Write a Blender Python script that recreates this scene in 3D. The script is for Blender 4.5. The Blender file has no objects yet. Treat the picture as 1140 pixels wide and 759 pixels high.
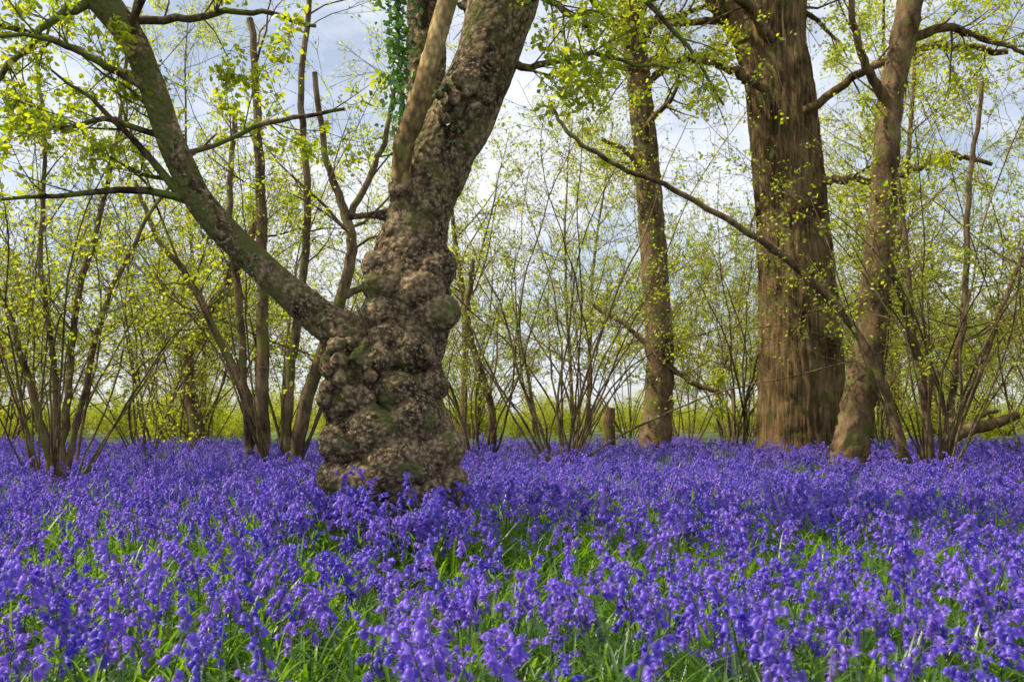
import bpy, math, random, time
import numpy as np
from mathutils import Vector, noise
T0=time.time()
rng=np.random.default_rng(11)
scene=bpy.context.scene
F=987.0; CH=0.8; HV=458.0
def T(D,u,v,dy=0.0):
    return np.array([(u-570)*D/F, D+dy, CH+(HV-v)*D/F])
def nrm(v): return v/(np.linalg.norm(v)+1e-9)

# ---------------------------------------------------------------- materials
def newmat(name):
    m=bpy.data.materials.new(name); m.use_nodes=True
    nt=m.node_tree; nt.nodes.clear()
    return m,nt,nt.nodes,nt.links
def ramp(N,stops):
    r=N.new('ShaderNodeValToRGB')
    e=r.color_ramp.elements
    while len(e)<len(stops): e.new(0.5)
    for i,(p,c) in enumerate(stops):
        e[i].position=p; e[i].color=(*c,1)
    return r
def bark_mat(name,cols,scale=(9,9,2),bump=0.6,dist=0.02,moss=0.0,mosscol=(0.07,0.10,0.02),vor=0.0,fleck=0.0,xmask=None,vmin=.4,vsc=5):
    m,nt,N,L=newmat(name)
    out=N.new('ShaderNodeOutputMaterial'); p=N.new('ShaderNodeBsdfPrincipled')
    p.inputs['Roughness'].default_value=0.9; p.inputs['Specular IOR Level'].default_value=0.2
    tc=N.new('ShaderNodeTexCoord'); mp=N.new('ShaderNodeMapping'); mp.inputs['Scale'].default_value=scale
    L.new(tc.outputs['Object'],mp.inputs['Vector'])
    n1=N.new('ShaderNodeTexNoise'); n1.inputs['Scale'].default_value=1.6; n1.inputs['Detail'].default_value=10; n1.inputs['Roughness'].default_value=0.72
    L.new(mp.outputs[0],n1.inputs['Vector'])
    n2=N.new('ShaderNodeTexNoise'); n2.inputs['Scale'].default_value=2.3; n2.inputs['Detail'].default_value=5
    L.new(tc.outputs['Object'],n2.inputs['Vector'])
    mx=N.new('ShaderNodeMath'); mx.operation='MULTIPLY_ADD'; mx.inputs[1].default_value=0.45
    L.new(n2.outputs['Fac'],mx.inputs[0]); 
    ml=N.new('ShaderNodeMath'); ml.operation='MULTIPLY'; ml.inputs[1].default_value=0.6
    L.new(n1.outputs['Fac'],ml.inputs[0]); L.new(ml.outputs[0],mx.inputs[2])
    k=len(cols); r=ramp(N,[(0.42+0.20*i/(k-1),c) for i,c in enumerate(cols)])
    L.new(mx.outputs[0],r.inputs[0])
    col=r.outputs[0]; h=n1.outputs['Fac']
    if vor>0:
        vo=N.new('ShaderNodeTexVoronoi'); vo.inputs['Scale'].default_value=vsc; vo.feature='F1'
        nd=N.new('ShaderNodeMix'); nd.data_type='RGBA'; nd.inputs[0].default_value=0.14
        L.new(mp.outputs[0],nd.inputs['A']); L.new(n1.outputs['Color'],nd.inputs['B'])
        L.new(nd.outputs['Result'],vo.inputs['Vector'])
        mm=N.new('ShaderNodeMath'); mm.operation='MULTIPLY_ADD'; mm.inputs[1].default_value=-vor
        L.new(vo.outputs['Distance'],mm.inputs[0]); L.new(n1.outputs['Fac'],mm.inputs[2]); h=mm.outputs[0]
        mr=N.new('ShaderNodeMapRange'); mr.inputs[1].default_value=0.2; mr.inputs[2].default_value=0.7; mr.inputs[3].default_value=1.2; mr.inputs[4].default_value=vmin
        L.new(vo.outputs['Distance'],mr.inputs[0])
        mc=N.new('ShaderNodeMix'); mc.data_type='RGBA'; mc.blend_type='MULTIPLY'; mc.inputs[0].default_value=0.85
        L.new(col,mc.inputs['A']); L.new(mr.outputs[0],mc.inputs['B']); col=mc.outputs['Result']
    if fleck>0:
        nf=N.new('ShaderNodeTexNoise'); nf.inputs['Scale'].default_value=60; nf.inputs['Detail'].default_value=5
        L.new(tc.outputs['Object'],nf.inputs['Vector'])
        rf=ramp(N,[(0.54,(0,0,0)),(0.62,(1,1,1))]); L.new(nf.outputs['Fac'],rf.inputs[0])
        fm=N.new('ShaderNodeMath'); fm.operation='MULTIPLY'; fm.inputs[1].default_value=fleck; L.new(rf.outputs[0],fm.inputs[0])
        mc=N.new('ShaderNodeMix'); mc.data_type='RGBA'; mc.inputs['B'].default_value=(0.58,0.46,0.27,1)
        L.new(fm.outputs[0],mc.inputs[0]); L.new(col,mc.inputs['A']); col=mc.outputs['Result']
    def mossmix(col,amount,mask=None):
        n3=N.new('ShaderNodeTexNoise'); n3.inputs['Scale'].default_value=6; n3.inputs['Detail'].default_value=7
        L.new(tc.outputs['Object'],n3.inputs['Vector'])
        rr=ramp(N,[(0.62-amount*0.2,(0,0,0)),(0.70-amount*0.2,(1,1,1))]); L.new(n3.outputs['Fac'],rr.inputs[0])
        f=rr.outputs[0]
        if mask is not None:
            a=N.new('ShaderNodeMath'); a.operation='MULTIPLY'; L.new(f,a.inputs[0]); L.new(mask,a.inputs[1]); f=a.outputs[0]
        mc=N.new('ShaderNodeMix'); mc.data_type='RGBA'; mc.inputs['B'].default_value=(*mosscol,1)
        L.new(f,mc.inputs[0]); L.new(col,mc.inputs['A']); return mc.outputs['Result']
    if moss>0: col=mossmix(col,moss)
    if xmask:
        sx=N.new('ShaderNodeSeparateXYZ'); L.new(tc.outputs['Object'],sx.inputs[0])
        mr=N.new('ShaderNodeMapRange'); mr.inputs[1].default_value=xmask[0]; mr.inputs[2].default_value=xmask[1]; L.new(sx.outputs['X'],mr.inputs[0])
        col=mossmix(col,xmask[2],mr.outputs[0])
    L.new(col,p.inputs['Base Color'])
    b=N.new('ShaderNodeBump'); b.inputs['Strength'].default_value=bump; b.inputs['Distance'].default_value=dist
    L.new(h,b.inputs['Height']); L.new(b.outputs[0],p.inputs['Normal'])
    L.new(p.outputs[0],out.inputs[0]); return m
def leaf_mat(name,c1,c2,t1,t2,trans=0.5,gloss=0.06,island=True):
    m,nt,N,L=newmat(name)
    out=N.new('ShaderNodeOutputMaterial')
    if island:
        g=N.new('ShaderNodeNewGeometry'); rnd=g.outputs['Random Per Island']
    else:
        g=N.new('ShaderNodeObjectInfo'); rnd=g.outputs['Random']
    r1=ramp(N,[(0,c1),(1,c2)]); r2=ramp(N,[(0,t1),(1,t2)])
    L.new(rnd,r1.inputs[0]); L.new(rnd,r2.inputs[0])
    d=N.new('ShaderNodeBsdfDiffuse'); t=N.new('ShaderNodeBsdfTranslucent'); gl=N.new('ShaderNodeBsdfGlossy'); gl.inputs['Roughness'].default_value=0.4
    L.new(r1.outputs[0],d.inputs[0]); L.new(r2.outputs[0],t.inputs[0])
    a=N.new('ShaderNodeMixShader'); a.inputs[0].default_value=trans
    L.new(d.outputs[0],a.inputs[1]); L.new(t.outputs[0],a.inputs[2])
    b=N.new('ShaderNodeMixShader'); b.inputs[0].default_value=gloss
    L.new(a.outputs[0],b.inputs[1]); L.new(gl.outputs[0],b.inputs[2])
    L.new(b.outputs[0],out.inputs[0]); return m

M_main=bark_mat('burred_bark',[(0.03,0.02,0.012),(0.15,0.10,0.055),(0.32,0.22,0.115),(0.46,0.34,0.19)],scale=(9,9,8),bump=1.0,dist=0.03,moss=0.38,mosscol=(0.15,0.145,0.045),vor=0.6,fleck=0.55,xmask=(-0.95,-1.25,0.85),vmin=.3,vsc=4)
M_limb=bark_mat('mossy_limb_bark',[(0.05,0.033,0.018),(0.16,0.11,0.06),(0.28,0.20,0.12)],scale=(9,9,6),bump=0.7,dist=0.012,moss=0.65,mosscol=(0.13,0.16,0.03),vor=0.3)
M_sunlit=bark_mat('sunlit_tan_bark',[(0.13,0.08,0.03),(0.33,0.22,0.09),(0.48,0.34,0.15)],scale=(9,9,5),bump=0.8,dist=0.012,moss=0.2,mosscol=(0.20,0.20,0.05),vor=0.25)  # tan fork branch bark, with sunlight painted in as a lighter colour
M_oak=bark_mat('furrowed_oak_bark',[(0.03,0.018,0.008),(0.14,0.085,0.035),(0.29,0.185,0.08),(0.38,0.26,0.12)],scale=(15,15,1.0),bump=1.0,dist=0.10,moss=0.25,mosscol=(0.15,0.14,0.035))
M_smooth=bark_mat('smooth_bark',[(0.05,0.03,0.015),(0.14,0.088,0.042),(0.26,0.17,0.085)],scale=(10,10,4),bump=0.7,dist=0.025,moss=0.35,mosscol=(0.14,0.14,0.035))
M_twig=bark_mat('hazel_bark',[(0.04,0.025,0.014),(0.12,0.078,0.042),(0.24,0.165,0.085)],scale=(10,10,4),bump=0.3,dist=0.005,moss=0.4,mosscol=(0.15,0.15,0.03))
M_leaf=leaf_mat('spring_leaf',(0.11,0.19,0.008),(0.30,0.33,0.010),(0.46,0.62,0.008),(0.90,0.88,0.03),0.65)
M_leafb=leaf_mat('spring_leaf_pale',(0.17,0.24,0.008),(0.38,0.37,0.015),(0.56,0.70,0.010),(0.95,0.90,0.04),0.65)
M_ivy=leaf_mat('ivy_leaf',(0.03,0.09,0.010),(0.08,0.19,0.015),(0.11,0.33,0.015),(0.25,0.5,0.03),0.4,0.1)
M_petal=leaf_mat('bluebell_petal',(0.095,0.06,0.50),(0.30,0.17,0.74),(0.18,0.10,0.82),(0.52,0.28,0.97),0.48,0.05,False)
M_strap=leaf_mat('bluebell_leaf',(0.04,0.12,0.008),(0.12,0.23,0.014),(0.24,0.54,0.010),(0.52,0.76,0.04),0.5,0.07)
M_stem=leaf_mat('bluebell_stem',(0.07,0.12,0.04),(0.11,0.11,0.11),(0.2,0.36,0.06),(0.25,0.34,0.12),0.3,0.05)

# ---------------------------------------------------------------- mesh builder
class MB:
    def __init__(s): s.v=[];s.f=[];s.m=[];s.n=0;s.LP=[];s.LS=[]
    def add(s,v,f,m):
        s.v.append(v); s.f.append(f+s.n); s.m.append(np.full(len(f),m,np.int32)); s.n+=len(v)
    def tube(s,p,r,k=6,m=0,wob=None,cap=False):
        p=np.asarray(p,float); r=np.asarray(r,float); n=len(p)
        t=np.gradient(p,axis=0); t/= (np.linalg.norm(t,axis=1)[:,None]+1e-9)
        mean=np.abs(t.mean(0)); ref=np.zeros(3); ref[np.argmin(mean)]=1
        u=np.cross(t,ref); u/=(np.linalg.norm(u,axis=1)[:,None]+1e-9); w=np.cross(t,u)
        a=np.arange(k)*2*math.pi/k
        R=r[:,None]*np.ones(k)[None]
        if wob is not None: R=R*wob
        v=p[:,None]+R[:,:,None]*(np.cos(a)[None,:,None]*u[:,None]+np.sin(a)[None,:,None]*w[:,None])
        if cap:
            e=1e-4*(np.cos(a)[:,None]*u[[0]]+np.sin(a)[:,None]*w[[0]])
            e2=1e-4*(np.cos(a)[:,None]*u[[-1]]+np.sin(a)[:,None]*w[[-1]])
            v=np.concatenate([(p[0]+e)[None],v,(p[-1]+e2)[None]]); n+=2
        i=np.arange(n-1)[:,None]*k; j=np.arange(k)[None]; j2=(j+1)%k
        f=np.stack([i+j,i+j2,i+k+j2,i+k+j],-1).reshape(-1,4)
        if cap:
            f=f.reshape(-1,4); v=v.reshape(-1,3)
            c0=np.array([[0,(k-q)%k,(k-q-1)%k,(k-q-2)%k] for q in range(1,k-2,2)] )
            c1=np.array([[0,q,q+1,q+2] for q in range(1,k-2,2)])+(n-1)*k
            f=np.concatenate([f,c0,c1])
        s.add(v.reshape(-1,3),f,m)
    def ball(s,c,r,m=0,k=16,sc=(1,1,1)):
        ph=np.linspace(0.02,math.pi-0.02,k//2+1)
        a=np.arange(k)*2*math.pi/k
        v=np.stack([np.sin(ph)[:,None]*np.cos(a),np.sin(ph)[:,None]*np.sin(a),np.cos(ph)[:,None]*np.ones(k)],-1)*r*np.array(sc)+np.array(c)
        n=len(ph); i=np.arange(n-1)[:,None]*k; j=np.arange(k)[None]; j2=(j+1)%k
        f=np.stack([i+j,i+k+j,i+k+j2,i+j2],-1).reshape(-1,4)
        s.add(v.reshape(-1,3),f,m)
    def leafpts(s,P,S): s.LP.append(P); s.LS.append(S)
    def flush(s,m=1,up=0.75,spread=0.75,outward=None,keep=1.0):
        if not s.LP: return
        P=np.concatenate(s.LP); S=np.concatenate(s.LS)[:,None]; s.LP=[];s.LS=[]
        if keep<1:
            kk=rng.random(len(P))<keep; P=P[kk];S=S[kk]
        n=len(P)
        N=rng.normal(size=(n,3))*spread; N[:,2]+=up
        if outward is not None: N+=outward
        N/=np.linalg.norm(N,axis=1)[:,None]
        A=rng.normal(size=(n,3)); A[:,2]-=0.3
        A-=N*np.sum(A*N,1)[:,None]; A/=np.linalg.norm(A,axis=1)[:,None]
        C=np.cross(N,A)
        W=rng.uniform(0.28,0.4,(n,1))
        def q(a,c,z): return P+S*(A*a+C*c*W+N*z)
        V=np.stack([q(0,0,0),q(.28,.85,.09),q(.68,.8,.07),q(1,0,-.05),q(.68,-.8,.07),q(.28,-.85,.09)],1).reshape(-1,3)
        b=np.arange(n)[:,None]*6
        f=np.concatenate([b+np.array([[0,1,2,3]]),b+np.array([[0,3,4,5]])])
        s.add(V,f,m)
        return n
    def mesh(s,name,mats,smooth=True,val=True):
        v=np.concatenate(s.v).astype(np.float32); f=np.concatenate(s.f).astype(np.int32); mi=np.concatenate(s.m)
        me=bpy.data.meshes.new(name); me.vertices.add(len(v)); me.vertices.foreach_set('co',v.ravel())
        me.loops.add(f.size); me.loops.foreach_set('vertex_index',f.ravel())
        me.polygons.add(len(f)); me.polygons.foreach_set('loop_start',np.arange(len(f),dtype=np.int32)*4)
        me.polygons.foreach_set('material_index',mi.astype(np.int32))
        me.polygons.foreach_set('use_smooth',np.full(len(f),smooth))
        for m in mats: me.materials.append(m)
        me.update(calc_edges=True); me.validate()
        return me
    def obj(s,name,mats,coll=None,smooth=True):
        o=bpy.data.objects.new(name,s.mesh(name,mats,smooth)); (coll or scene.collection).objects.link(o); return o

def crom(pts,n=6):
    P=np.asarray(pts,float); out=[]
    Q=np.vstack([2*P[0]-P[1],P,2*P[-1]-P[-2]])
    for i in range(1,len(Q)-2):
        for t in np.arange(n)/n:
            a,b,c,d=Q[i-1],Q[i],Q[i+1],Q[i+2]
            out.append(0.5*((2*b)+(-a+c)*t+(2*a-5*b+4*c-d)*t*t+(-a+3*b-3*c+d)*t**3))
    out.append(P[-1]); return np.array(out)
def trace(D,pts,n=6,jit=0.0):
    A=[]
    for q in pts:
        dy=q[3] if len(q)>3 else 0
        A.append([*T(D,q[0],q[1],dy),q[2]*D/F])
    C=crom(A,n)
    if jit>0:
        C[1:,:3]+=rng.normal(size=(len(C)-1,3))*jit
    return C[:,:3],np.maximum(C[:,3],0.002)

def perp(d,ang):
    a=rng.normal(size=3); a-=d*np.dot(a,d); a=nrm(a)
    return nrm(d*math.cos(ang)+a*math.sin(ang))
def grow(b,p,d,L,r,lev,P):
    last=lev>=P['levels']
    n=max(3,int(L/P.get('seg',0.18))); n=min(n,22)
    pts=[p]; st=L/n; wig=P['wig'][min(lev,len(P['wig'])-1)]; tr=P['trop'][min(lev,len(P['trop'])-1)]
    R=rng.normal(size=(n,3))*wig
    bend=rng.normal(size=3)*P.get('bend',0.0) if lev<2 else 0
    for i in range(n):
        d=nrm(d+R[i]+np.array([0,0,tr])+bend); pts.append(pts[-1]+d*st)
    pts=np.array(pts); tt=np.linspace(0,1,n+1)
    rad=r*(1-tt*0.8)
    k=[8,5,4,3][min(lev,3)]
    b.tube(pts,np.maximum(rad,P.get('rmin',0.0014)),k,0)
    if not last:
        nc=P['nc'][min(lev,len(P['nc'])-1)]
        nc=max(1,int(nc*rng.uniform(0.75,1.25)))
        t0=P['start'][min(lev,len(P['start'])-1)]
        for t in rng.uniform(t0,1.0,nc):
            i=min(int(t*n),n-1); q=pts[i]+(pts[i+1]-pts[i])*(t*n-i)
            dd=nrm(pts[i+1]-pts[i])
            cd=perp(dd,math.radians(rng.uniform(28,65)))
            cl=L*P['lr'][min(lev,len(P['lr'])-1)]*rng.uniform(0.6,1.2)*(1.15-0.55*t)
            grow(b,q,cd,cl,max(0.0015,r*(1-t*0.8)*rng.uniform(0.35,0.55)),lev+1,P)
    if lev>=P['levels']-P.get('leaflev',1):
        nl=P['nl'] if last else max(1,P['nl']//2)
        if nl>0:
            t=rng.uniform(0.15,1.0,nl)*n; i=np.minimum(t.astype(int),n-1)
            q=pts[i]+(pts[i+1]-pts[i])*(t-i)[:,None]+rng.normal(size=(nl,3))*P.get('off',0.025)
            b.leafpts(q,rng.uniform(0.6,1.25,nl)*P['ls'])
    return pts
def along(b,pts,rad,cnt,L,P,t0=0.2,t1=1.0,ang=(30,70),bias=None):
    n=len(pts)-1
    for t in rng.uniform(t0,t1,cnt):
        i=min(int(t*n),n-1); dd=nrm(pts[i+1]-pts[i]); cd=perp(dd,math.radians(rng.uniform(*ang)))
        if bias is not None: cd=nrm(cd+np.array(bias))
        grow(b,pts[i],cd,L*rng.uniform(0.5,1.2),max(0.004,rad[i]*rng.uniform(0.2,0.4)),1,P)

# ---------------------------------------------------------------- ground
def ground_h(x,y):
    return 0.05*noise.noise(Vector((x*0.25,y*0.25,0)))+0.02*noise.noise(Vector((x*1.1,y*1.1,3)))+0.20*math.exp(-((x+0.593)**2+(y-4.45)**2)/0.5)
me=bpy.data.meshes.new('ground'); V=[];Fc=[]
xs=np.concatenate([-np.geomspace(400,14,14),np.linspace(-13,13,130),np.geomspace(14,400,14)])
ys=np.concatenate([-np.geomspace(200,4,8),np.linspace(-3,24,130),np.geomspace(25,900,22)])
for y in ys:
    for x in xs: V.append((x,y,ground_h(x,y) if y<40 and abs(x)<40 else 0.0))
nx=len(xs)
for j in range(len(ys)-1):
    for i in range(nx-1): Fc.append((j*nx+i,j*nx+i+1,(j+1)*nx+i+1,(j+1)*nx+i))
me.from_pydata(V,[],Fc); me.polygons.foreach_set('use_smooth',[True]*len(Fc))
g=bpy.data.objects.new('ground',me); scene.collection.objects.link(g)
m,nt,N,L=newmat('woodland_floor')
out=N.new('ShaderNodeOutputMaterial'); p=N.new('ShaderNodeBsdfPrincipled'); p.inputs['Roughness'].default_value=0.95
tc=N.new('ShaderNodeTexCoord')
n1=N.new('ShaderNodeTexNoise'); n1.inputs['Scale'].default_value=3; n1.inputs['Detail'].default_value=10; L.new(tc.outputs['Object'],n1.inputs[0])
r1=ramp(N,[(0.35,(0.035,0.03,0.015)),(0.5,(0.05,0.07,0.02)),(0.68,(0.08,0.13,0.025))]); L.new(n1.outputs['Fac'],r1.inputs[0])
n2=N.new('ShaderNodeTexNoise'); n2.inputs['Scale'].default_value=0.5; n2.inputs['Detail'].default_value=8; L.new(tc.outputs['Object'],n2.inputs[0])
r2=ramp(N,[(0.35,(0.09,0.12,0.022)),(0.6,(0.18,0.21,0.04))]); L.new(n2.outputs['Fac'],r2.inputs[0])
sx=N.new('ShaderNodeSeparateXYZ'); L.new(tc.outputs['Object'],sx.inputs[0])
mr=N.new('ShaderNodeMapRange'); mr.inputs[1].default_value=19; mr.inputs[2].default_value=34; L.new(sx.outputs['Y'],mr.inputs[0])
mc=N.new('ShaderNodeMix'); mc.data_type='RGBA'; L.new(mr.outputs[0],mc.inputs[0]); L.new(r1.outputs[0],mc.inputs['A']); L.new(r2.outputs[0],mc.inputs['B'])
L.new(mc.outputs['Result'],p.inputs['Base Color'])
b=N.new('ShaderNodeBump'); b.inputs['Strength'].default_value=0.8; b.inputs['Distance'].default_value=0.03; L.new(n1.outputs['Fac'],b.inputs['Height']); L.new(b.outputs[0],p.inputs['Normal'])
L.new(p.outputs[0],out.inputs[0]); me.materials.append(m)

# ---------------------------------------------------------------- instancing helper
def scatter(name,coll,P,R,S,I):
    me=bpy.data.meshes.new(name); me.vertices.add(len(P)); me.vertices.foreach_set('co',np.asarray(P,np.float32).ravel())
    a=me.attributes.new('rot','FLOAT_VECTOR','POINT'); a.data.foreach_set('vector',np.asarray(R,np.float32).ravel())
    a=me.attributes.new('scl','FLOAT','POINT'); a.data.foreach_set('value',np.asarray(S,np.float32))
    a=me.attributes.new('idx','INT','POINT'); a.data.foreach_set('value',np.asarray(I,np.int32))
    o=bpy.data.objects.new(name,me); scene.collection.objects.link(o)
    ng=bpy.data.node_groups.new(name+'_scatter','GeometryNodeTree')
    ng.interface.new_socket('Geometry',in_out='INPUT',socket_type='NodeSocketGeometry')
    ng.interface.new_socket('Geometry',in_out='OUTPUT',socket_type='NodeSocketGeometry')
    gi=ng.nodes.new('NodeGroupInput'); go=ng.nodes.new('NodeGroupOutput')
    ci=ng.nodes.new('GeometryNodeCollectionInfo'); ci.inputs['Collection'].default_value=coll
    ci.inputs['Separate Children'].default_value=True; ci.inputs['Reset Children'].default_value=True
    ip=ng.nodes.new('GeometryNodeInstanceOnPoints'); ip.inputs['Pick Instance'].default_value=True
    def na(t,nm):
        n=ng.nodes.new('GeometryNodeInputNamedAttribute'); n.data_type=t; n.inputs['Name'].default_value=nm; return n.outputs['Attribute']
    l=ng.links
    l.new(gi.outputs[0],ip.inputs['Points']); l.new(ci.outputs[0],ip.inputs['Instance'])
    l.new(na('INT','idx'),ip.inputs['Instance Index']); l.new(na('FLOAT_VECTOR','rot'),ip.inputs['Rotation']); l.new(na('FLOAT','scl'),ip.inputs['Scale'])
    l.new(ip.outputs[0],go.inputs[0])
    md=o.modifiers.new('scatter','NODES'); md.node_group=ng
    return o

# ---------------------------------------------------------------- bluebells
def strap(b,base,az,L,w,lean,m):
    n=5; t=np.linspace(0,1,n+1)
    d=np.array([math.cos(az),math.sin(az),0]); side=np.array([-math.sin(az),math.cos(az),0])
    droop=rng.uniform(0.2,0.9)
    x=L*(lean*t+droop*0.45*t**2); z=L*(t*(1-0.25*lean)-droop*0.42*t**2.6)
    c=base+d*x[:,None]+np.array([0,0,1])*z[:,None]
    ww=w*np.array([0.6,0.95,1,0.9,0.65,0.06])
    Lf=c-side*ww[:,None]+np.array([0,0,0.35])*ww[:,None]; Rt=c+side*ww[:,None]+np.array([0,0,0.35])*ww[:,None]
    V=np.stack([Lf,c,Rt],1).reshape(-1,3)
    f=[]
    for i in range(n):
        a=i*3; f+= [[a,a+1,a+4,a+3],[a+1,a+2,a+5,a+4]]
    b.add(V,np.array(f),m)
def bell(b,p,d,s,m):
    d=nrm(d); ref=np.array([0.3,0.9,0.1]); u=nrm(np.cross(d,ref)); w=np.cross(d,u)
    k=12; a=np.arange(k)*2*math.pi/k+rng.uniform(0,1)
    prof=[(0,0.10),(0.18,0.30),(0.55,0.35),(0.80,0.40)]
    rings=[p+d*(z*s)+ (r*s)*(np.cos(a)[:,None]*u+np.sin(a)[:,None]*w) for z,r in prof]
    tip=np.arange(k)%2==0
    zz=np.where(tip,0.98,0.84); rr=np.where(tip,0.85,0.38)
    rings.append(p+d*(zz*s)[:,None]+(rr*s)[:,None]*(np.cos(a)[:,None]*u+np.sin(a)[:,None]*w))
    V=np.concatenate(rings); n=len(rings); i=np.arange(n-1)[:,None]*k; j=np.arange(k)[None]; j2=(j+1)%k
    f=np.stack([i+j,i+j2,i+k+j2,i+k+j],-1).reshape(-1,4); b.add(V,f,m)
cb=bpy.data.collections.new('bluebell_variants')
NBV=16
for vi in range(NBV):
    b=MB(); H=rng.uniform(0.28,0.44); az=rng.uniform(0,6.28); dx=np.array([math.cos(az),math.sin(az),0])
    n=12; t=np.linspace(0,1,n+1); nod=rng.uniform(0.03,0.08)
    c=dx*(0.05*t+nod*np.clip((t-0.62)/0.38,0,1)**2)[:,None]+np.array([0,0,1])*(H*(t-0.16*np.clip((t-0.7)/0.3,0,1)**2))[:,None]
    b.tube(c,0.0028*(1-0.55*t),4,0)
    nb=rng.integers(6,13)
    for q in np.linspace(0.58,1.0,nb):
        i=min(int(q*n),n-1); pp=c[i]+(c[i+1]-c[i])*(q*n-i)
        aa=az+rng.normal()*0.9+(math.pi if rng.random()<0.25 else 0)
        o=np.array([math.cos(aa),math.sin(aa),0]); 
        young=max(0,(q-0.8)/0.2)
        e=pp+o*(0.016-0.008*young)+np.array([0,0,0.005])
        b.tube(np.array([pp,(pp+e)/2+np.array([0,0,.003]),e]),[0.0011]*3,3,1)
        b_s=0.021*(1-0.35*young)*rng.uniform(0.9,1.15)
        bell(b,e,np.array([o[0]*0.4+rng.normal()*.15,o[1]*0.4+rng.normal()*.15,-1]),b_s,1)
    for _ in range(rng.integers(2,5)):
        strap(b,np.array([0,0,0.0]),rng.uniform(0,6.28),rng.uniform(0.18,0.34),rng.uniform(0.004,0.007),rng.uniform(0.15,0.6),2)
    b.obj('bluebell',[M_stem,M_petal,M_strap],cb)
ct=bpy.data.collections.new('leaf_tuft_variants')
for vi in range(6):
    b=MB()
    for _ in range(16):
        strap(b,np.array([rng.normal()*.03,rng.normal()*.03,0]),rng.uniform(0,6.28),rng.uniform(0.14,0.32),rng.uniform(0.0028,0.0065),rng.uniform(0.1,0.8),0)
    b.obj('leaf_tuft',[M_strap],ct)
def field(density,ymin,ymax,hole=None,wide=1.0):
    P=[]
    w=(0.64*ymax+1.0)*wide; A=2*w*(ymax-ymin); n=int(A*density)
    X=rng.uniform(-w,w,n); Y=rng.uniform(ymin,ymax,n)
    k=np.abs(X)<0.64*Y+1.0; X=X[k];Y=Y[k]
    for x,y in zip(X,Y):
        if (x+0.593)**2+(y-4.5)**2<0.31**2: continue
        if hole and not hole(x,y): continue
        P.append((x,y,ground_h(x,y)-0.01))
    return np.array(P)
def flow(x,y):
    v=noise.noise(Vector((x*0.9,y*0.9,7)))+0.6*noise.noise(Vector((x*2.6,y*2.6,1)))
    thr=0.86+1.6*v
    if (x+0.0)**2+(y-3.7)**2<0.55**2: thr=-.7+1.2*rng.random()
    if (x+0.62)**2+(y-4.0)**2<0.42**2: thr=1
    return rng.random()<max(0.25,min(1,thr))
P=np.concatenate([field(132,1.0,5,flow),field(112,5,10,flow),field(76,10,16,flow)])
ex=rng.uniform([-1.15,3.75],[-.05,4.25],(70,2)); ex=np.array([(x,y,ground_h(x,y)-.01) for x,y in ex]); P=np.concatenate([P,ex])
n=len(P); R=np.stack([rng.normal(size=n)*.14,rng.normal(size=n)*.14,rng.uniform(0,6.28,n)],1)
scatter('bluebell_field',cb,P,R,rng.uniform(0.72,1.2,n),rng.integers(0,NBV,n)); nblue=n
P=np.concatenate([field(70,0.9,5),field(34,5,10),field(14,10,22)])
n=len(P); R=np.stack([rng.normal(size=n)*.1,rng.normal(size=n)*.1,rng.uniform(0,6.28,n)],1)
scatter('grass',ct,P,R,rng.uniform(0.7,1.1,n),rng.integers(0,6,n))
print('flowers',nblue,n,time.time()-T0)

# ---------------------------------------------------------------- main tree
D=4.5
root=bpy.data.objects.new('gnarled_tree',None); scene.collection.objects.link(root)
b=MB()
trunk=[(440,650,88),(440,600,78),(440,560,72),(441,520,71),(441,490,66),(438,450,54),(440,410,50),(455,370,42),(459,340,42),(458,310,43),(460,280,40),(464,250,34),(473,220,34),(485,190,35),(496,160,36),(511,140,36),(524,110,35),(541,70,34),(552,30,36),(562,-10,40),(572,-80,40),(592,-200,36),(605,-350,24),(610,-520,14)]
tp,trd=trace(D,trunk,6); b.tube(tp,trd,24,cap=True)
rear=[(474,230,18,.08),(470,150,22,.2),(468,100,23,.28),(467,0,23,.34),(464,-150,20,.38),(455,-330,14,.4),(450,-520,7,.4)]
rp,rr=trace(D,rear,6); b.tube(rp,rr,16,cap=True)
fb=[(470,275,8,.02),(453,225,10,-.12),(454,180,11,-.2),(470,140,11,-.25),(486,90,10.5,-.28),(500,40,10,-.29),(513,0,10,-.3),(532,-80,9,-.3),(555,-200,7,-.3),(590,-330,4,-.3)]
fp,fr=trace(D,fb,8)
S=D/F
for (u,v,r,dy) in [(400,425,30,-.16),(388,410,20,-.2),(412,445,20,-.26),(392,448,20,-.22),(425,405,22,-.22),(460,398,30,-.14),(488,350,25,-.12),(472,328,26,-.14),(430,352,21,-.12),(426,300,22,-.10),(434,318,23,-.12),(486,300,25,-.08),(396,490,30,-.20),(390,530,28,-.18),(427,478,34,-.24),(463,468,33,-.22),(452,512,38,-.24),(420,535,36,-.24),(488,500,32,-.15),(493,537,30,-.14),(470,552,34,-.22),(447,438,28,-.22),(480,430,22,-.16),(526,120,20,-.1),(509,135,14,-.13),(480,235,17,-.09),(448,262,17,-.09),(392,470,20,-.18),(440,380,24,-.14),(390,560,28,-.1),(495,570,28,-.08),(430,580,36,-.2),(410,560,24,-.2),(452,215,15,-.12)]:
    b.ball(T(D,u,v,dy),r*S,0,16,(1,1,rng.uniform(.75,1.0)))
for _ in range(80):
    u=rng.uniform(374,430); v=rng.uniform(385,462); b.ball(T(D,u,v,rng.uniform(-.34,-.2)),rng.uniform(4,9)*S,0,10)
for _ in range(36):
    u=rng.normal(522,15); v=rng.normal(122,14); b.ball(T(D,u,v,rng.uniform(-.23,-.12)),rng.uniform(4,8)*S,0,10)
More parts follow.
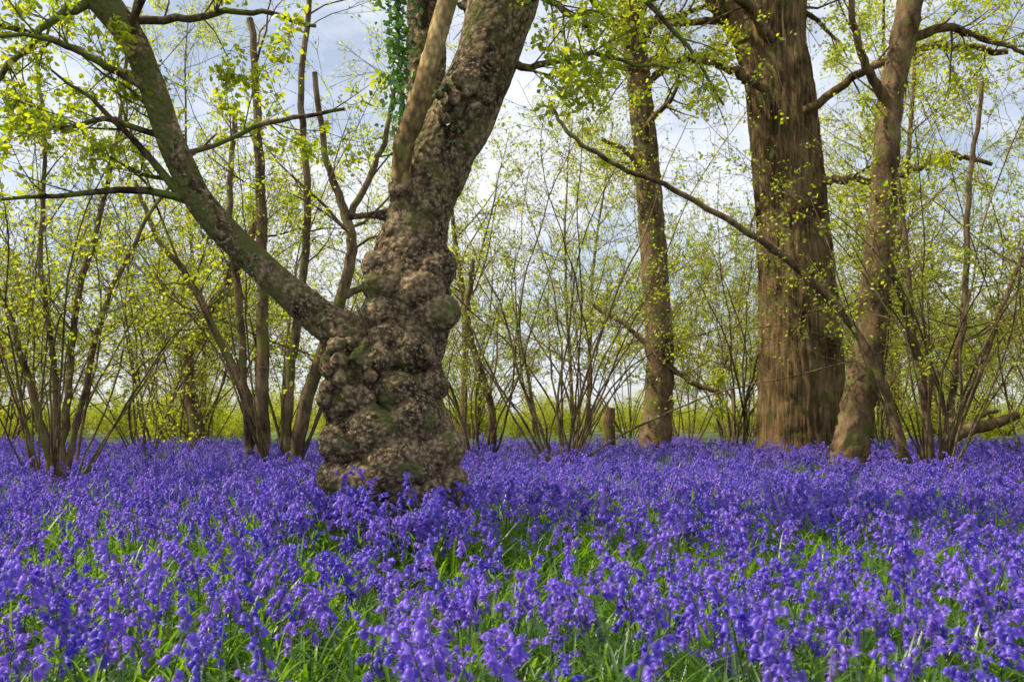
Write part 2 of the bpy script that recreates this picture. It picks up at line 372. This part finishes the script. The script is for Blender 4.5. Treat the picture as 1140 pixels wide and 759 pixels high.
limb=[(435,405,34),(385,374,25),(345,345,20),(300,305,17,-.02),(262,268,16,-.05),(228,228,15.5,-.08),(208,185,15,-.1),(195,150,14,-.12),(180,100,14,-.15),(160,55,15,-.18),(125,10,16,-.2),(90,-30,16,-.25),(40,-90,14,-.3),(-40,-180,11,-.4),(-130,-260,7,-.5)]
lp,lr=trace(D,limb,8); b.tube(lp,lr,16,cap=True)
bp,br=trace(D,[(440,238,9),(412,240,4.5),(385,242,3.5)],5); b.tube(bp,br,8,cap=True)
tmp=b.obj('trunk_src',[M_main])
md=tmp.modifiers.new('r','REMESH'); md.mode='VOXEL'; md.voxel_size=0.0075; md.use_smooth_shade=True
sm=tmp.modifiers.new('s','SMOOTH'); sm.iterations=4; sm.factor=0.5
dg=bpy.context.evaluated_depsgraph_get()
me=bpy.data.meshes.new_from_object(tmp.evaluated_get(dg)); me.name='trunk'
bpy.data.objects.remove(tmp)
nv=len(me.vertices); co=np.zeros(nv*3,np.float32); me.vertices.foreach_get('co',co); co=co.reshape(-1,3)
no=np.zeros(nv*3,np.float32); me.vertices.foreach_get('normal',no); no=no.reshape(-1,3)
disp=np.zeros(nv)
for i in range(nv):
    x,y,z=co[i].tolist()
    a=1.0 if z<1.65 else max(0.35,1-(z-1.65)*1.3)
    if x<-0.93: a=max(0.25,1-( -0.93-x)*4)
    q=Vector((x,y,z))
    w_=q+0.02*noise.noise_vector(q*9)
    v1=noise.voronoi(Vector((w_[0]*24,w_[1]*24,w_[2]*34)))[0]
    cr=min(v1[1]-v1[0],0.3)/0.3
    disp[i]=a*(0.005*cr+0.024*noise.noise(q*5)+0.008*noise.noise(q*13)+0.005*noise.noise(q*34)+0.003*noise.noise(q*80))
co=co+no*disp[:,None]
me.vertices.foreach_set('co',co.astype(np.float32).ravel()); me.materials.clear(); me.materials.append(M_main)
me.polygons.foreach_set('use_smooth',np.ones(len(me.polygons),bool)); me.update()
o=bpy.data.objects.new('trunk',me); scene.collection.objects.link(o); o.parent=root
print('trunk verts',nv,time.time()-T0)
b=MB(); wb=1+.09*rng.normal(size=(len(fp),18)); wb=(wb+np.roll(wb,1,0)+np.roll(wb,1,1))/3
b.tube(fp,fr,18,0,wb); b.obj('fork_branch',[M_sunlit]).parent=root
PM=dict(levels=3,nc=[7,6,4],start=[.2,.2,.15],lr=[.5,.42,.42],wig=[.12,.17,.2],trop=[.03,.0,-.02],nl=7,ls=0.034,leaflev=1,seg=.12,off=.02,bend=.03)
b=MB()
along(b,lp,lr,14,1.1,PM,.35,1.0)
along(b,tp,trd*0.5,9,1.3,PM,.75,1.0)
along(b,rp,rr,9,1.2,PM,.4,1.0)
along(b,fp,fr,7,1.0,PM,.6,1.0)
for tr_ in [[(175,100,5,-.15),(120,75,4),(60,45,4),(0,28,3),(-60,20,2)],[(205,185,4,-.1),(240,150,3,.1),(300,120,3,.2),(370,100,2,.3)],[(150,40,5,-.15),(210,20,4),(280,15,3),(350,30,2)],[(548,60,6),(600,75,4),(660,60,3),(720,75,2)],[(200,160,4),(150,150,3,-.2),(90,165,2,-.3)],[(560,0,6),(610,20,4,-.2),(650,60,2,-.3)],[(130,20,6,-.2),(80,60,4,-.3),(30,120,3,-.3),(-20,150,2,-.3)]]:
    q,r=trace(D,tr_,5,0.008); b.tube(q,r,6,0); along(b,q,r,7,0.5,PM,.2,1.0)
print('leaves main',b.flush(1,keep=.8)); b.obj('branches_and_leaves',[M_limb,M_leaf]).parent=root
# ivy
b=MB()
def ivy(pts,rad,cnt,spread,size):
    n=len(pts)-1; t=rng.uniform(0,1,cnt)*n; i=np.minimum(t.astype(int),n-1)
    c=pts[i]+(pts[i+1]-pts[i])*(t-i)[:,None]; dr=rng.normal(size=(cnt,3)); dr[:,1]-=.5; dr/=np.linalg.norm(dr,axis=1)[:,None]
    b.leafpts(c+dr*(rad+rng.exponential(spread,cnt))[:,None],rng.uniform(.6,1.2,cnt)*size)
q,r=trace(D,[(452,150,4,.10),(442,80,4,.12),(438,0,4,.16),(434,-80,4,.18)],6); b.tube(q,r*.6,6); ivy(q,0.03,900,.04,.037)
q,r=trace(D,[(497,95,3,-.05),(505,150,3,-.16),(495,60,3,.1)],6); ivy(q,0.05,100,.03,.03)
ivy(lp[18:70],0.075,170,.012,.026)
b.flush(1,up=.1,spread=.6,outward=np.array([0,-.8,0])); b.obj('ivy_vine',[M_twig,M_ivy])

# ---------------------------------------------------------------- big oak right
D=13.0
b=MB()
pts=[(893,535,64),(892,515,57),(891,490,49),(890,450,46),(890,400,45.5),(885,300,41),(877,200,38.5),(868,100,37.5),(862,50,34),(864,0,33),(868,-80,30),(875,-250,24),(880,-420,12)]
tp,tr_=trace(D,pts,14); k=140
wob=np.ones((len(tp),k)); 
for i in range(len(tp)):
    for j in range(k):
        a=j/k*6.283; q=Vector((math.cos(a)*3.2,math.sin(a)*3.2,tp[i][2]*0.35))
        wob[i,j]=1+0.08*(1-2*abs(noise.noise(q*3.4)))**2+0.03*(1-2*abs(noise.noise(q*7+Vector((5,5,5)))))+0.06*noise.noise(q*.4)-.07
b.tube(tp,tr_,k,0,wob)
PO=dict(levels=3,nc=[8,7,5],start=[.2,.2,.15],lr=[.5,.45,.42],wig=[.14,.18,.2],trop=[.02,.0,-.02],nl=8,ls=0.050,leaflev=1,seg=.22,off=.05,bend=.04,rmin=.003)
for pl,c,Lb in [([(845,90,20),(835,50,17),(815,20,15),(790,-10,14),(740,-70,11),(680,-130,7)],12,2.2),
    ([(868,30,18),(890,-20,15),(920,-80,12),(990,-150,8)],10,2.2),
    ([(900,205,5,-.3),(930,212,4,-.6),(965,218,3,-1),(1010,200,3,-1.2),(1050,210,2,-1.3)],5,1.0),
    ([(850,110,5,-.3),(800,95,4,-.6),(750,90,3.5,-.8),(700,105,3,-1),(660,100,2,-1)],9,1.2),
    ([(855,60,6,-.3),(800,30,5,-1),(730,20,4,-1.4),(670,35,3,-1.6)],9,1.3),
    ([(880,140,5,-.4),(930,110,4,-1),(990,90,3.5,-1.2),(1060,100,3,-1.4)],9,1.3)]:
    q,r=trace(D,pl,7,0.02); b.tube(q,r,10,0); along(b,q,r,c,Lb,PO,.15,1)
along(b,tp,tr_*.4,10,2.4,PO,.75,1)
print('leaves oak',b.flush(1,keep=.8)); b.obj('oak_tree',[M_oak,M_leafb])

# ---------------------------------------------------------------- leaning tree
D=9.6
b=MB()
tp,tr_=trace(D,[(940,555,27),(945,520,22),(949,490,19.5),(957,440,18),(966,400,17),(973,340,16),(978,290,15.5),(984,230,14.5),(987,170,13.5),(992,110,13.5),(1002,60,13.5),(1012,10,13.5),(1022,-50,13),(1035,-150,11),(1040,-300,7)],8,0.003)
b.tube(tp,tr_,22,0,1+.05*rng.normal(size=(len(tp),22)))
PS=dict(levels=3,nc=[8,5,4],start=[.2,.2,.15],lr=[.5,.45,.42],wig=[.13,.18,.2],trop=[.03,.0,-.02],nl=7,ls=0.042,leaflev=1,seg=.18,off=.03,bend=.03)
for pl,c,Lb in [([(985,210,5),(1000,150,4.5,.1),(1010,60,4,.2),(1012,0,4,.2)],2,.8),([(990,120,6),(960,90,5,-.2),(940,50,4,-.3),(935,0,3,-.3)],5,.8),([(1005,50,6),(1050,30,5),(1100,45,3),(1150,60,2)],9,.8),([(985,280,4),(1010,330,4.5,.1),(1030,400,5,.2)],0,.5)]:
    q,r=trace(D,pl,6,0.01); b.tube(q,r,7,0); along(b,q,r,c,Lb,PS)
along(b,tp,tr_,7,1.4,PS,.8,1)
b.flush(1,keep=.9); b.obj('leaning_tree',[M_smooth,M_leaf])
# centre background tree
D=13.8
b=MB()
tp,tr_=trace(D,[(726,530,26),(728,500,20),(731,470,17),(734,430,15.5),(734,380,15),(729,300,14.5),(723,220,14),(716,140,13.5),(708,60,13),(700,0,12.5),(690,-100,11),(680,-250,8),(675,-380,4)],8,0.004)
b.tube(tp,tr_,22,0,1+.05*rng.normal(size=(len(tp),22)))
for pl,c,Lb in [([(722,210,4),(700,180,3,-.3),(665,165,2,-.5)],5,.9),([(712,100,5),(750,70,4),(790,60,3)],7,1.2),([(708,60,5),(660,20,4,-.5),(620,0,3,-.6)],7,1.2),([(727,390,4),(700,365,3),(660,340,2)],3,.8),([(735,400,4,-.1),(765,425,3,-.2),(800,440,2,-.3)],2,.5)]:
    q,r=trace(D,pl,6,0.01); b.tube(q,r,7,0); along(b,q,r,c,Lb,PO)
along(b,tp,tr_,12,2.0,PO,.5,1)
b.flush(1,keep=.7); b.obj('slender_tree',[M_smooth,M_leafb])
print('trees',time.time()-T0)

# ---------------------------------------------------------------- coppices
PC=dict(levels=3,nc=[5,5,3],start=[.3,.2,.15],lr=[.36,.5,.45],wig=[.08,.16,.2],trop=[.015,.02,0],nl=4,ls=0.042,leaflev=1,seg=.2,off=.03,bend=.035,rmin=.002)
def coppice(name,D,u,v,stems,ngrow,Lr,fan,P,mats,rr=(.010,.024),keep=.9):
    b=MB(); base=T(D,u,v); base[2]=0
    b.ball(base+np.array([0,0,.0]),0.15,0,12,(1,1,.8))
    for s,c,Lb in stems:
        s=[(q[0],q[1],q[2]*.6,*q[3:]) for q in s]
        q,r=trace(D,s,6,0.008); b.tube(q,r,8,0); along(b,q,r,c,Lb,P,.3,1)
    for _ in range(ngrow):
        a=rng.uniform(0,6.28); th=math.radians(rng.uniform(*fan))
        d=np.array([math.cos(a)*math.sin(th),math.sin(a)*math.sin(th),math.cos(th)])
        grow(b,base+np.array([math.cos(a)*.13,math.sin(a)*.13,0]),d,rng.uniform(*Lr),rng.uniform(*rr),0,P)
    b.flush(1,keep=keep); return b.obj(name,mats)
HZ=[M_twig,M_leaf]
coppice('hazel_coppice',8.0,62,520,[([(60,550,9),(48,480,8),(28,410,6.5),(0,340,5,.1),(-50,240,4,.2)],3,.8),([(65,545,9),(75,440,7),(85,340,6),(110,240,5),(135,120,4),(150,0,3)],6,.9),([(70,545,7),(95,430,6),(115,350,5),(150,270,4),(200,190,3),(240,150,2)],5,.7),([(58,545,7),(62,420,6),(45,300,5),(50,180,4),(40,60,3)],5,.8)],17,(2.4,4.4),(4,26),PC,HZ,(.008,.017),.7)
coppice('hazel_coppice',10,312,500,[([(325,530,15),(340,450,13),(358,395,12),(380,330,11),(392,270,10),(380,225,8),(362,170,6),(350,80,5)],7,1.3),([(292,530,15),(292,440,13),(292,330,11),(290,230,10),(286,130,8),(280,20,6)],7,1.4),([(300,530,9),(275,440,8),(240,370,7.5),(210,310,6),(175,265,5),(150,200,4)],6,1.0),([(318,530,10),(322,420,9),(335,330,8),(342,220,7),(335,100,6),(345,0,5)],7,1.2),([(280,530,9),(272,440,8),(266,340,7.5),(255,240,6),(262,130,5)],6,1.1),([(385,330,7),(405,320,6),(412,345,4)],0,.5),([(388,245,7),(410,200,6),(430,150,5),(440,90,4)],5,1.0)],8,(3.5,6),(5,28),PC,HZ,(.012,.022))
coppice('hazel_coppice',10.8,625,500,[],32,(2.6,5),(5,40),PC,HZ,(.009,.02),.65)
coppice('hazel_coppice',9.2,1035,505,[([(1010,540,10),(1000,480,9),(970,400,8),(935,345,7.5),(880,292,7),(810,245,6),(740,207,5),(680,180,4.5),(635,150,4),(612,115,3)],5,.6),([(1040,540,8),(1030,440,7),(1015,360,6),(1010,290,5),(1000,200,4)],3,.8),([(1050,540,8),(1062,430,7),(1075,330,6),(1080,200,5),(1095,90,4)],6,1.0),([(1045,540,7),(1085,430,6),(1120,330,5),(1160,240,4)],6,.9)],26,(2.6,5.2),(3,28),PC,HZ,(.008,.016),.6)
coppice('hazel_coppice',12,1150,490,[],17,(3,5.5),(4,30),PC,HZ)
coppice('hazel_coppice',12,530,490,[([(545,520,8),(548,460,7),(530,400,6.5),(520,350,6),(528,290,4)],4,.8)],14,(2.5,4.5),(5,38),PC,HZ,keep=.7)
coppice('hazel_coppice',14.5,820,485,[],16,(3,5),(4,32),PC,HZ)
coppice('hazel_coppice',13.5,160,485,[],14,(3,5),(4,30),PC,HZ)
b=MB(); D=14
q,r=trace(D,[(222,520,9),(218,470,8),(208,410,7.5),(225,360,6),(262,300,5),(290,240,4)],6,.01); b.tube(q,r,10,0); along(b,q,r,9,1.3,PO,.4,1)
b.flush(1); b.obj('crooked_tree',[M_smooth,M_leaf])
print('coppice',time.time()-T0)

# ---------------------------------------------------------------- background woodland (instanced variants)
cw=bpy.data.collections.new('woodland_variants')
PBk=dict(levels=3,nc=[7,5,4],start=[.25,.15,.15],lr=[.38,.5,.45],wig=[.08,.16,.2],trop=[.01,.02,0],nl=6,ls=0.058,leaflev=1,seg=.3,off=.06,bend=.035,rmin=.0045)
for vi in range(4):
    b=MB()
    for _ in range(14):
        a=rng.uniform(0,6.28); th=math.radians(rng.uniform(3,32))
        grow(b,np.array([math.cos(a)*.15,math.sin(a)*.15,-.05]),np.array([math.cos(a)*math.sin(th),math.sin(a)*math.sin(th),math.cos(th)]),rng.uniform(3.5,7),rng.uniform(.012,.030),0,PBk)
    print('cop',b.flush(1,keep=.9)); b.obj('a_coppice',[M_twig,M_leafb],cw)
PT=dict(levels=3,nc=[26,8,5],start=[.25,.15,.15],lr=[.28,.45,.42],wig=[.03,.15,.2],trop=[.01,.03,0],nl=7,ls=0.07,leaflev=1,seg=.45,off=.08,rmin=.0045)
for vi in range(3):
    b=MB(); grow(b,np.array([0,0,-.1]),np.array([rng.normal()*.06,rng.normal()*.06,1.]),rng.uniform(10,13),rng.uniform(.07,.12),0,PT)
    print('tree',b.flush(1)); b.obj('b_tree',[M_smooth,M_leafb],cw)
PB2=dict(levels=2,nc=[6,5],start=[.1,.1],lr=[.5,.5],wig=[.12,.2],trop=[0.,0],nl=9,ls=0.055,leaflev=1,seg=.15,off=.06,rmin=.003)
for vi in range(3):
    b=MB()
    for _ in range(22):
        a=rng.uniform(0,6.28); th=math.radians(rng.uniform(5,70))
        grow(b,np.array([rng.normal()*.3,rng.normal()*.3,-.05]),np.array([math.cos(a)*math.sin(th),math.sin(a)*math.sin(th),math.cos(th)]),rng.uniform(.7,1.6),.008,0,PB2)
    b.flush(1); b.obj('c_bush',[M_twig,M_leafb],cw)
pos=[]; idx=[]; scl=[]
def put(x,y,i,s): pos.append((x,y,0)); idx.append(i); scl.append(s)
tries=0; kept=[]
while len(kept)<38 and tries<6000:
    tries+=1
    y=rng.uniform(15.5,32); x=rng.uniform(-.72*y,.72*y)
    if y<17 and abs(x-(890-570)*13/F)<1.4: continue
    if all((x-a)**2+(y-c)**2>2.1**2 for a,c in kept):
        kept.append((x,y)); put(x,y,rng.integers(0,4) if rng.random()<.7 else rng.integers(4,7),rng.uniform(.75,1.15))
for x,y,i in [(-8.2,10.5,1),(7.5,8.5,2),(9.5,13,0)]: put(x,y,i,rng.uniform(.8,1))
for _ in range(50):
    y=rng.uniform(18,32); x=rng.uniform(-.7*y,.7*y)
    if x>-.25*y and rng.random()<.7: continue
    put(x,y,rng.integers(7,10),rng.uniform(.5,1.15))
for x in np.arange(-28,29,.95): put(x,34+1.5*math.sin(x*.5)+rng.normal()*.8,rng.integers(7,10),rng.uniform(.5,.95))
for x in np.arange(-60,61,1.8): put(x,52+4*math.sin(x*.07)+rng.normal()*.8,rng.integers(7,10),rng.uniform(.8,1.7))
n=len(pos); R=np.zeros((n,3)); R[:,2]=rng.uniform(0,6.28,n)
scatter('background_woodland',cw,pos,R,scl,idx)
print('bg',time.time()-T0)

# ---------------------------------------------------------------- small things
b=MB(); D=12.5
q,r=trace(D,[(1050,492,6),(1080,478,7),(1112,470,6),(1135,462,4)],6,.01); b.tube(q,r,10,0)
q,r=trace(D,[(1078,478,4),(1092,462,3),(1110,458,2)],6,.01); b.tube(q,r,8,0); b.obj('fallen_log',[M_smooth])
b=MB(); c=T(14.5,678,458); k=20
b.tube(np.array([[c[0],c[1],z] for z in (-.1,.1,.4,.62,.86,.87)]),[.16,.12,.09,.085,.085,.002],k,0,1+.08*rng.normal(size=(6,k))); b.obj('tree_stump',[M_smooth])

# ---------------------------------------------------------------- light, sky, camera
az=math.radians(-96); el=math.radians(50)
sd=Vector((math.sin(az)*math.cos(el),math.cos(az)*math.cos(el),math.sin(el)))
sl=bpy.data.lights.new('sun','SUN'); sl.energy=5.0; sl.angle=math.radians(.55); sl.color=(1,.92,.74)
so=bpy.data.objects.new('sun',sl); so.rotation_euler=sd.to_track_quat('Z','Y').to_euler(); scene.collection.objects.link(so)
w=bpy.data.worlds.new('World'); scene.world=w; w.use_nodes=True; N=w.node_tree.nodes; L=w.node_tree.links
bg=N['Background']; sky=N.new('ShaderNodeTexSky'); sky.sky_type='NISHITA'; sky.sun_disc=False; sky.sun_elevation=el; sky.sun_rotation=az
tc=N.new('ShaderNodeTexCoord'); mp=N.new('ShaderNodeMapping'); mp.inputs['Scale'].default_value=(1,1,1.8); mp.inputs['Location'].default_value=(.3,.1,.2)
L.new(tc.outputs['Generated'],mp.inputs[0])
nz=N.new('ShaderNodeTexNoise'); nz.inputs['Scale'].default_value=4.0; nz.inputs['Detail'].default_value=8; nz.inputs['Roughness'].default_value=.6; L.new(mp.outputs[0],nz.inputs[0])
cr=ramp(N,[(0.40,(0.35,0.35,0.35)),(0.60,(1,1,1))]); L.new(nz.outputs['Fac'],cr.inputs[0])
mx=N.new('ShaderNodeMix'); mx.data_type='RGBA'; mx.inputs['B'].default_value=(6.9,7.2,7.9,1)
L.new(cr.outputs[0],mx.inputs[0]); L.new(sky.outputs[0],mx.inputs['A']); L.new(mx.outputs['Result'],bg.inputs[0]); bg.inputs[1].default_value=.145
cam=bpy.data.cameras.new('camera'); co_=bpy.data.objects.new('camera',cam); scene.collection.objects.link(co_); scene.camera=co_
co_.location=(0,0,CH); co_.rotation_euler=(math.radians(90),0,0); cam.lens=36*F/1140; cam.shift_y=(HV-379.5)/1140; cam.clip_start=.05; cam.clip_end=3000
cam.dof.use_dof=True; cam.dof.focus_distance=4.6; cam.dof.aperture_fstop=6.3
scene.view_settings.view_transform='Standard'; scene.view_settings.look='None'; scene.view_settings.exposure=0
print('done',time.time()-T0)
